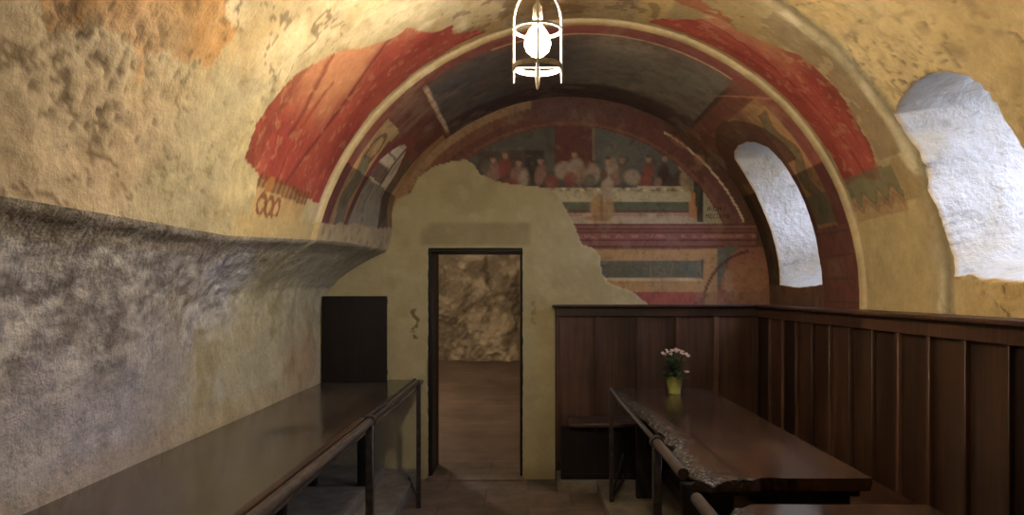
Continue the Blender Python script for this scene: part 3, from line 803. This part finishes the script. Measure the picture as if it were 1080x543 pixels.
# ---------------------------------------------------------------- floor, raised platforms, other walls
bm = bmesh.new(); bx(bm, -2.0, 2.2, YF - .1, D + .05, -.12, 0)
props(from_bm('floor', bm, m_floor), kind='structure')
def stepobj(name, boxes, m=m_step):
    bm = bmesh.new()
    for b in boxes: bx(bm, *b, .008, 2)
    return props(from_bm(name, bm, m), kind='structure')
stepobj('floor_platform_left', [(-1.75, -.865, YF, D + .03, -.02, .085)])
stepobj('trim_5', [(-1.75, -1.10, YF, D - .25, .08, .17)])
stepobj('floor_platform_right', [(.515, 1.95, YF, D + .03, -.02, .085), (.22, .52, 5.64, D + .03, -.02, .085)])
def plain(name, box, col, mat=m_plaster, n=40):
    pass
M = Mat('plain_plaster'); m_plain = M.set(M.ramp(M.noise(3, 6, .65), [(.3, (.30, .22, .12)), (.7, (.55, .45, .29))]), .9, .2); M.bump(M.noise(30, 6), .6, .012)
bm = bmesh.new(); bx(bm, 1.86, 2.3, YF - .1, D + .1, -.1, 1.375); props(from_bm('wall_right', bm, m_plain), kind='structure')
bm = bmesh.new(); bx(bm, -2.2, 2.4, YF - .2, YF, -.15, 3.4); props(from_bm('wall_front', bm, m_plain), kind='structure')

# ---------------------------------------------------------------- panelling
# end wall run
wb = empty('wood_panelling', (1.0, D - .03, .085), 'dark wood panelling of broad boards on the end wall below the lunette', 'panelling', 'dark wood wall panelling')
XS = [.24, .55, .88, 1.19, 1.49, 1.80]
Z0 = .085
for a, b in zip(XS, XS[1:]):
    bm = bmesh.new(); bx(bm, a, b, D - .045, D - .012, Z0, 1.33); from_bm('board', bm, m_wain, wb)
for a in XS:
    bm = bmesh.new(); bx(bm, a - .022, a + .022, D - .062, D - .045, Z0 + .02, 1.31, .004); from_bm('batten', bm, m_batten, wb)
bm = bmesh.new(); bx(bm, .215, 1.83, D - .068, D - .012, 1.30, 1.372, .004); from_bm('rail', bm, m_wain, wb)
bm = bmesh.new(); bx(bm, .215, 1.82, D - .075, D - .012, Z0, .17, .005); from_bm('plinth', bm, m_wain, wb)
bm = bmesh.new(); bx(bm, .19, 1.82, D - .10, D - .004, 1.372, 1.394, .007, 2); from_bm('cap', bm, m_batten, wb)
bm = bmesh.new(); bx(bm, .215, .245, D - .06, D - .01, Z0 - .08, 1.372, .003); from_bm('end_post', bm, m_dark, wb)
# side run
wr = empty('wood_panelling', (1.84, 3.0, .085), 'long dark wood panelling with narrow upright battens under the deep window', 'panelling', 'dark wood wall panelling')
YS = [D - .05 - .285 * k for k in range(29)]
YS = [y for y in YS if y > YF + .1]
for b, a in zip(YS, YS[1:]):
    bm = bmesh.new(); bx(bm, 1.835, 1.862, a, b, Z0, 1.33); from_bm('board', bm, m_wain, wr)
for a in YS[1:]:
    bm = bmesh.new(); bx(bm, 1.812, 1.836, a - .014, a + .014, Z0 + .02, 1.305, .004); from_bm('batten', bm, m_batten, wr)
bm = bmesh.new(); bx(bm, 1.81, 1.862, YF, D - .05, 1.295, 1.372, .004); from_bm('rail', bm, m_wain, wr)
bm = bmesh.new(); bx(bm, 1.775, 1.99, YF, D - .01, 1.372, 1.394, .007, 2); from_bm('cap', bm, m_batten, wr)

# ---------------------------------------------------------------- corner bench
bn = empty('bench', (1.5, 5.0, .085), 'dark fixed wooden bench along the panelling around the right-hand table', 'bench')
bm = bmesh.new(); bx(bm, .31, 1.80, 5.64, D - .065, .485, .515, .006, 2); from_bm('seat', bm, m_seat, bn)
bm = bmesh.new(); bx(bm, 1.42, 1.80, YF + .1, 5.64, .488, .518, .006, 2); from_bm('seat', bm, m_seat, bn)
bm = bmesh.new(); bx(bm, .245, 1.5, 5.70, 5.725, .085, .485, .004); bx(bm, .26, 1.5, 5.69, 5.70, .10, .13); from_bm('front_panel', bm, m_dark, bn)
bm = bmesh.new(); bx(bm, 1.50, 1.525, YF + .1, 5.72, .085, .488, .004); from_bm('front_panel', bm, m_dark, bn)
bm = bmesh.new(); bx(bm, .50, .53, 5.66, 5.70, .45, .485, .004); from_bm('bracket', bm, m_dark, bn)

# ---------------------------------------------------------------- tables
def table_top(name, parent, mat, y0, y1, x1, edge_pts, z, th, ragged, seams=(), dents=(), rag_near=.25, seed=1):
    ny, nx = int((y1 - y0) / .014), 150
    ty = np.linspace(0, 1, ny); sx = np.linspace(0, 1, nx) ** 1.5
    YY, SX = np.meshgrid(y0 + ty * (y1 - y0), sx, indexing='ij')
    e = np.interp(YY, [p[1] for p in edge_pts], [p[0] for p in edge_pts])
    rg = (fbm(YY, 0, 0, 7, 4, seed) - .5) * .09 * ragged
    e = e + rg
    Xx = e + SX * (x1 - e)
    dist = Xx - e
    dn = (YY - y0) + np.clip((Xx - e.min()) - .1, 0, 9) * .9          # worn near corner
    n = fbm(Xx, YY, 0, 16, 4, seed + 3)
    wl = ragged * (1 - sstep(.03, .09, dist + (n - .5) * .05))
    wn = ragged * (1 - sstep(.02, rag_near * .5, dn * .6 + (n - .5) * .08)) * (dist < .42)
    worn = np.clip(np.maximum(wl, wn), 0, 1)
    Zz = z - worn * (.012 + (n - .45) * .055) - ragged * .022 * (1 - sstep(0, .03, dist)) - .003 * (1 - sstep(0, .006, dist)) + (fbm(Xx * 1.5, YY, 0, 1.6, 2, seed + 9) - .5) * .004
    y_sh = YY + (1 - ty[:, None]) ** 14 * ragged * (fbm(Xx, 0, 3, 13, 3, seed + 5) - .62) * .06 * (1 - sstep(.3, .5, dist))
    for (a, b, ra, rb) in dents: Zz = Zz - .004 * np.exp(-1.3 * (((Xx - a) / ra) ** 2 + ((YY - b) / rb) ** 2) ** 1.5)
    TP = np.stack([Xx, y_sh, Zz], -1)
    seam = np.zeros_like(Xx)
    for s in seams: seam = np.maximum(seam, np.exp(-((Xx - s) / .006) ** 2))
    st = np.zeros_like(Xx)
    for (a, b, ra, rb) in dents: st = np.maximum(st, 1 - sstep(.6, 1.25, np.hypot((Xx - a) / ra, (YY - b) / rb) + (n - .5) * .8))  # mask of the dark reflection painted in each dent
    Ft = grid_faces(ny, nx)[..., ::-1].reshape(-1, 4)
    P = TP.reshape(-1, 3)
    # rim: follow the border of the top downwards
    idx = np.arange(ny * nx).reshape(ny, nx)
    ring = np.concatenate([idx[0, :], idx[1:, -1], idx[-1, -2::-1], idx[-2:0:-1, 0]])
    low = P[ring].copy(); low[:, 2] = z - th
    inw = np.array([(x1 + e.mean()) / 2, (y0 + y1) / 2]); 
    low[:, :2] += np.sign(inw - low[:, :2]) * .006
    mid = P[ring].copy(); mid[:, 2] = np.minimum(mid[:, 2] - .004, z - th * .3); 
    nb = len(P); P = np.vstack([P, mid, low]); m = len(ring)
    Fs = []
    for k in range(m):
        a, b = ring[k], ring[(k + 1) % m]; c, d = nb + k, nb + (k + 1) % m
        Fs.append((a, b, d, c)); Fs.append((c, d, d + m, c + m))
    allF = np.vstack([Ft, np.array(Fs)])
    z3 = np.zeros(2 * m)
    ww = np.concatenate([worn.ravel(), worn.ravel()[ring] * .5, z3[:m]])
    o = from_arrays(name, P, allF, mat, None, dict(worn=ww, seam=np.concatenate([seam.ravel(), z3]), stain=np.concatenate([st.ravel(), z3])), True, parent)
    # close the underside
    me = o.data; bm = bmesh.new(); bm.from_mesh(me)
    be = [e_ for e_ in bm.edges if len(e_.link_faces) == 1]
    bmesh.ops.contextual_create(bm, geom=be)
    bmesh.ops.recalc_face_normals(bm, faces=bm.faces)
    for e_ in bm.edges:
        if len(e_.link_faces) == 2 and e_.calc_face_angle() > math.radians(55): e_.smooth = False
    bm.to_mesh(me); bm.free()
    return o
def leg(parent, x0, x1, y0, y1, z0, z1, foot=True):
    bm = bmesh.new(); bx(bm, x0, x1, y0, y1, z0, z1, .005, 2)
    return from_bm('leg', bm, m_dark, parent)

# long table against the rough wall
tl_ = empty('table', (-1.2, 3.5, .085), 'long dark worn wooden table against the rough grey wall', 'table')
table_top('tabletop', tl_, m_table_l, .9, D - .06, -.825, [(-1.59, 0), (-1.59, 7)], .80, .032, 0.0, (), [(-1.20, 3.80, .13, .17)], seed=31)
for y in (1.5, 3.42, 5.2): leg(tl_, -1.165, -1.095, y - .035, y + .035, .17, .757)
for y in (1.5, 3.42, 5.2): leg(tl_, -1.52, -1.45, y - .035, y + .035, .17, .757)
for y in (1.5, 3.42, 5.2):
    bm = bmesh.new(); bx(bm, -1.53, -1.0, y - .03, y + .03, .71, .768, .004); from_bm('crossbar', bm, m_dark, tl_)

edgeR = [(.60, 2.6), (.62, 2.84), (.632, 3.03), (.66, 3.35), (.673, 3.61), (.685, 4.09), (.66, 4.55), (.60, 4.91), (.585, 5.6)]
tr_ = empty('table', (.95, 4.2, .085), 'reddish brown table with ragged edge carrying the flower pot', 'table', 'ragged-edged tables by the panelling')
table_top('tabletop', tr_, m_table_r, 2.84, 5.52, 1.29, edgeR, .80, .05, 1.0, (.80, 1.06), [], seed=51)
bm = bmesh.new(); bx(bm, .70, 1.27, 2.90, 5.48, .715, .75, .004); from_bm('underframe', bm, m_dark, tr_)
for y in (2.97, 5.2):
    leg(tr_, .60, .80, y - .025, y + .025, .085, .75) if y < 3 else leg(tr_, .74, .90, y - .025, y + .025, .085, .75)
    leg(tr_, 1.10, 1.25, y - .025, y + .025, .085, .75)
bm = bmesh.new(); bx(bm, .92, 1.0, 2.99, 5.2, .20, .28, .004); from_bm('stretcher', bm, m_dark, tr_)

edgeN = [(.60, .4), (.62, 1.2), (.63, 1.8), (.645, 2.2), (.655, 2.52)]
tn_ = empty('table', (.95, 1.5, .085), 'ragged-edged table at the bottom of the picture, nearer than the flower pot table', 'table', 'ragged-edged tables by the panelling')
table_top('tabletop', tn_, m_table_r, .5, 2.49, 1.31, edgeN, .80, .05, 1.0, (.84, 1.08), [], seed=77)
for y in (.8, 2.1):
    leg(tn_, .72, .88, y - .025, y + .025, .085, .75); leg(tn_, 1.10, 1.25, y - .025, y + .025, .085, .75)

# ---------------------------------------------------------------- guard rails
def guard(label, x, z, far, mid, near, group, bar2=True, m=m_iron2):
    g = empty('guard_rail', (x, far, 0), label, 'railing', group)
    sgn = 1
    if mid is not None:
        bm = bmesh.new(); tube(bm, [(x, far + .03, z), (x, (far + mid) / 2, z - .004), (x, mid, z)], .012, 12); from_bm('rod', bm, m_iron, g)
        if bar2:
            bm = bmesh.new(); tube(bm, [(x - .03, far + .02, z + .012), (x - .03, mid, z + .008)], .009, 10); from_bm('rod', bm, m_iron, g)
    st = mid if mid is not None else far
    bm = bmesh.new(); tube(bm, [(x, st + .02, z), (x, near, z)], .021, 16); hr = from_bm('handrail', bm, m_iron2, g)
    if bar2:
        bm = bmesh.new(); bx(bm, x - .048, x - .02, near, st, z - .012, z + .02, .004, 2); from_bm('wooden_strip', bm, m_seat, g)
    if mid is not None:
        bm = bmesh.new(); tube(bm, [(x, mid + .035, z), (x, mid - .015, z)], .029, 16); from_bm('collar', bm, m_iron, hr)
    return g
def post(g, x, y, z, r=.013, zb=0.0, sq=True):
    bm = bmesh.new()
    if sq: bx(bm, x - r, x + r, y - r, y + r, zb, z, .003)
    else: tube(bm, [(x, y, zb), (x, y, z)], r, 12)
    from_bm('post', bm, m_iron, g)
gl_ = guard('brown handrail on posts in front of the long table at the rough wall', -.757, .875, 5.25, 3.63, .9, 'guard rails beside the tables')
post(gl_, -.757, 5.25, .875, .015); post(gl_, -.757, 3.63, .875, .019); post(gl_, -.757, 1.7, .875, .019)
bm = bmesh.new(); tube(bm, [(-.757, 5.25, .03), (-.90, 5.75, .09)], .008, 8); from_bm('strut', bm, m_iron, gl_)
gr_ = guard('thin dark handrail on two posts before the flower pot table', .56, .84, 5.1, 3.3, 2.74, 'guard rails beside the tables', False)
post(gr_, .56, 5.1, .84, .014, .085); post(gr_, .56, 3.3, .84, .019, .085)
bm = bmesh.new(); tube(bm, [(.56, 5.1, .10), (.70, 5.55, .13), (.70, 5.62, .13)], .010, 8); from_bm('strut', bm, m_iron, gr_)
bm = bmesh.new(); tube(bm, [(.56, 5.1, .105), (.70, 5.6, .30)], .009, 8); from_bm('strut', bm, m_iron, gr_)
gn_ = guard('short rounded handrail end low in the picture beside the nearest ragged-edged table', .56, .81, 2.50, None, .6, 'guard rails beside the tables', False)
post(gn_, .56, 2.2, .81, .016, .085); post(gn_, .56, .8, .81, .016, .085)

# ---------------------------------------------------------------- dark board standing at the end of the long table
bd = empty('wooden_board', (-1.39, 5.84, .80), 'plain black-brown wooden board standing upright on the long table against the wall', 'board')
bm = bmesh.new(); bx(bm, -1.588, -1.088, 5.84, 5.865, .80, 1.462, .003); from_bm('panel', bm, m_dark, bd)
bm = bmesh.new(); bx(bm, -1.585, -1.09, 5.865, 5.90, 1.40, 1.44, .003); from_bm('batten', bm, m_dark, bd)
bm = bmesh.new(); bx(bm, -1.585, -1.09, 5.865, 5.90, .85, .89, .003); from_bm('batten', bm, m_dark, bd)

# ---------------------------------------------------------------- hanging lantern
LX, LY = .036, 2.9
la = empty('hanging_lantern', (LX, LY, 2.27), 'round wrought-iron cage lantern with a glaring bulb hung from the vault', 'lantern')
rr = .092
def circ(z, r, n=48): return [(LX + r * math.cos(2 * PI * k / n), LY + r * math.sin(2 * PI * k / n), z) for k in range(n)]
bm = bmesh.new(); tube(bm, circ(2.498, rr), .006, 8, closed=True); from_bm('ring', bm, m_lant, la)
def band(z0, z1, r0, r1):
    bm = bmesh.new(); lathe(bm, [(r0, z0), (r1, z0), (r1, z1), (r0, z1), (r0, z0)], LX, LY, 48); return bm
from_bm('ring', band(2.345, 2.365, rr - .005, rr + .002), m_lant, la)
for k in range(4):
    a = PI / 4 * 0 + k * PI / 2
    cx_, cy_ = LX + rr * math.cos(a), LY + rr * math.sin(a)
    bm = bmesh.new(); tube(bm, [(cx_, cy_, 2.50), (cx_, cy_, 2.36), (cx_, cy_, 2.32), (cx_, cy_, 2.295)], [.005, .005, .005, .003], 8); from_bm('bar', bm, m_lant, la)
    bm = bmesh.new(); pts = []
    for q in range(13):
        t = q / 12 * PI / 2; pts.append((LX + rr * math.cos(a) * math.cos(t), LY + rr * math.sin(a) * math.cos(t), 2.50 + .02 + .14 * math.sin(t)))
    tube(bm, [(cx_, cy_, 2.50)] + pts, .005, 8); from_bm('arch_bar', bm, m_lant, la)
bm = bmesh.new(); tube(bm, [(LX, LY, 2.35), (LX, LY, 2.33), (LX, LY, 2.29), (LX, LY, 2.272)], [.010, .012, .008, .003], 10)
for k in range(2):
    a = k * PI / 2; tube(bm, [(LX + rr * math.cos(a), LY + rr * math.sin(a), 2.352), (LX - rr * math.cos(a), LY - rr * math.sin(a), 2.352)], .004, 8)
from_bm('spike', bm, m_lant, la)
bm = bmesh.new(); lathe(bm, [(0, 2.398), (.022, 2.400), (.042, 2.418), (.050, 2.445), (.046, 2.470), (.030, 2.498), (.016, 2.515), (.014, 2.53), (0, 2.532)], LX, LY, 32)
bulb_bm = bm
bm = bmesh.new(); lathe(bm, [(0, 2.528), (.018, 2.53), (.020, 2.545), (.018, 2.585), (.008, 2.6), (0, 2.6)], LX, LY, 24); tube(bm, [(LX, LY, 2.595), (LX, LY, 2.67)], .006, 8); sock = from_bm('socket', bm, m_lant, la); from_bm('bulb', bulb_bm, m_bulb, sock)
bm = bmesh.new()
z = 2.66; k = 0
while z < 3.06:
    pts = []
    for q in range(16):
        t = 2 * PI * q / 16; a_, b_ = .010 * math.cos(t), .019 * math.sin(t) + .017
        pts.append((LX + (a_ if k % 2 else 0), LY + (0 if k % 2 else a_), z + b_))
    tube(bm, pts, .003, 6, closed=True); z += .030; k += 1
from_bm('chain', bm, m_lant, la)
bm = bmesh.new(); lathe(bm, [(0, 3.03), (.045, 3.045), (.05, 3.07), (.045, 3.09), (0, 3.09)], LX, LY, 24); from_bm('ceiling_rose', bm, m_lant, la)

# ---------------------------------------------------------------- flower pot
FX, FY, FZ = 1.0, 5.19, .80
fp = empty('potted_flower', (FX, FY, FZ), 'small pink-white flowering plant in a yellow-green pot on the table', 'potted plant')
M = Mat('green_pot'); m_pot = M.set(M.ramp(M.noise(14, 3), [(.3, (.21, .22, .05)), (.7, (.34, .34, .09))]), .4, .4)
bm = bmesh.new(); n = 48
prof_ = [(0, .004), (.036, .004), (.042, .0), (.044, .006), (.041, .012), (.048, .05), (.056, .09), (.064, .112), (.067, .118), (.063, .12), (.058, .108), (.052, .09), (0, .088)]
rings = []
for r, z in prof_:
    rings.append([bm.verts.new((FX + (r * (1 + .03 * math.cos(12 * 2 * PI * k / n) * (z > .02))) * math.cos(2 * PI * k / n), FY + (r * (1 + .03 * math.cos(12 * 2 * PI * k / n) * (z > .02))) * math.sin(2 * PI * k / n), FZ + z)) for k in range(n)])
for a, b in zip(rings, rings[1:]):
    for k in range(n): bm.faces.new((a[k], a[(k + 1) % n], b[(k + 1) % n], b[k]))
bmesh.ops.remove_doubles(bm, verts=bm.verts, dist=1e-5)
from_bm('pot', bm, m_pot, fp)
M = Mat('leaf_green'); m_leaf = M.set(M.ramp(M.noise(25, 3), [(.3, (.02, .06, .015)), (.7, (.06, .14, .035))]), .4, .5)
M = Mat('petal_pink'); m_pet = M.set(M.ramp(M.noise(60, 2), [(.3, (.80, .56, .44)), (.7, (.9, .76, .62))]), .6, .3)
M = Mat('flower_centre'); m_cen = M.set((.7, .5, .1), .6)
rnd = random.Random(11)
def leaf_mesh(bm, base, dirx, diry, L, W, lift, droop):
    d = Vector((dirx, diry, 0)).normalized(); s = Vector((-d.y, d.x, 0)); base = Vector(base)
    rows = []; K = 8
    for i in range(K + 1):
        t = i / K; w = W * math.sin(PI * min(1, t * .92 + .06)) ** .8 * (1 + .12 * math.cos(i * 3.1))
        p = base + d * (L * t) + Vector((0, 0, lift * t - droop * t * t))
        rows.append([bm.verts.new(p - s * w + Vector((0, 0, .15 * w))), bm.verts.new(p), bm.verts.new(p + s * w + Vector((0, 0, .15 * w)))])
    for a, b in zip(rows, rows[1:]):
        for k in range(2): bm.faces.new((a[k], a[k + 1], b[k + 1], b[k]))
    ret = bmesh.ops.solidify(bm, geom=list({f for r in rows for v in r for f in v.link_faces}), thickness=.0018)
for k in range(26):
    a = k * 2.4; h = .095 + .125 * (k / 26) + rnd.uniform(0, .02)
    L = rnd.uniform(.06, .095) * (1.25 - .5 * k / 26)
    bm = bmesh.new(); leaf_mesh(bm, (FX + .01 * math.cos(a), FY + .01 * math.sin(a), FZ + h), math.cos(a), math.sin(a), L, rnd.uniform(.018, .026), rnd.uniform(.02, .045), rnd.uniform(.015, .05)); from_bm('leaf', bm, m_leaf, fp)
for (dx, dy, L) in ((-1, -.1, .14), (-.8, -.6, .12), (.9, -.3, .10)):
    bm = bmesh.new(); leaf_mesh(bm, (FX, FY, FZ + .105), dx, dy, L, .026, .05, .03); from_bm('leaf', bm, m_leaf, fp)
heads = [(-.075, -.01, .275), (-.045, .02, .288), (-.02, -.02, .292), (.005, .01, .30), (.03, -.01, .297), (.055, .015, .283), (.078, -.005, .268), (-.06, .03, .268), (.045, -.03, .275), (.02, .04, .285), (-.03, -.04, .272), (.085, -.02, .255), (.07, -.06, .155)]
bm = bmesh.new()
for hx, hy, hz in heads:
    tube(bm, [(FX, FY, FZ + .09), (FX + hx * .35, FY + hy * .35, FZ + hz * .65), (FX + hx, FY + hy, FZ + hz - .004)], .0022, 6)
stems = from_bm('stems', bm, m_leaf, fp)
for hx, hy, hz in heads:
    bm = bmesh.new()
    for q in range(rnd.randint(3, 4)):
        c = Vector((FX + hx + rnd.uniform(-.011, .011), FY + hy + rnd.uniform(-.011, .011), FZ + hz + rnd.uniform(-.005, .007)))
        tilt = Vector((rnd.uniform(-.5, .5), -rnd.uniform(.3, 1), 1)).normalized(); e1 = tilt.orthogonal().normalized(); e2 = tilt.cross(e1)
        for k in range(5):
            a = 2 * PI * k / 5; dd = e1 * math.cos(a) + e2 * math.sin(a); ss = tilt.cross(dd)
            v0 = bm.verts.new(c + tilt * .001); v1 = bm.verts.new(c + dd * .007 + ss * .0055 + tilt * .003); v2 = bm.verts.new(c + dd * .0125 + tilt * .002); v3 = bm.verts.new(c + dd * .007 - ss * .0055 + tilt * .003)
            f = bm.faces.new((v0, v1, v2, v3)); bmesh.ops.solidify(bm, geom=[f], thickness=.0012)
    from_bm('blossom', bm, m_pet, stems)

# ---------------------------------------------------------------- light
w = bpy.data.worlds.new('daylight'); bpy.context.scene.world = w; w.use_nodes = True
bg = w.node_tree.nodes['Background']; bg.inputs[1].default_value = 27.0
_n = w.node_tree; _tc = _n.nodes.new('ShaderNodeTexCoord'); _sx = _n.nodes.new('ShaderNodeSeparateXYZ'); _rp = _n.nodes.new('ShaderNodeValToRGB')
_n.links.new(_tc.outputs['Generated'], _sx.inputs[0]); _n.links.new(_sx.outputs[2], _rp.inputs[0]); _n.links.new(_rp.outputs[0], bg.inputs[0])
_rp.color_ramp.elements[0].position = 0; _rp.color_ramp.elements[0].color = (.06, .07, .10, 1)
_rp.color_ramp.elements[1].position = .12; _rp.color_ramp.elements[1].color = (.54, .64, 1.0, 1)
def plight(name, loc, e, col, r=.05):
    l = bpy.data.lights.new(name, 'POINT'); l.energy = e; l.color = col; l.shadow_soft_size = r
    o = bpy.data.objects.new(name, l); C.objects.link(o); o.location = loc; return o
plight('rear_fill', (.04, -1.2, 2.45), 3.5, (1, .86, .70), .06)  # unseen fill light added behind the camera
plight('passage_lamp', (-1.5, 8.2, 2.2), 30, (1, .86, .72), .05)

cam = bpy.data.cameras.new('camera'); cam.sensor_width = 36; cam.lens = 36 * 800 / 1080
cam.shift_x = -(557 - 540) / 1080; cam.shift_y = (307 - 271.5) / 1080; cam.clip_start = .02
co = bpy.data.objects.new('camera', cam); C.objects.link(co); co.location = (0, 0, 1.5); co.rotation_euler = (PI / 2, 0, 0)
sc = bpy.context.scene; sc.camera = co
sc.view_settings.view_transform = 'Standard'; sc.view_settings.look = 'None'; sc.view_settings.gamma = 1; sc.view_settings.use_curve_mapping = False
sc.view_settings.exposure = 0.75
sc.cycles.max_bounces = 8; sc.cycles.diffuse_bounces = 5
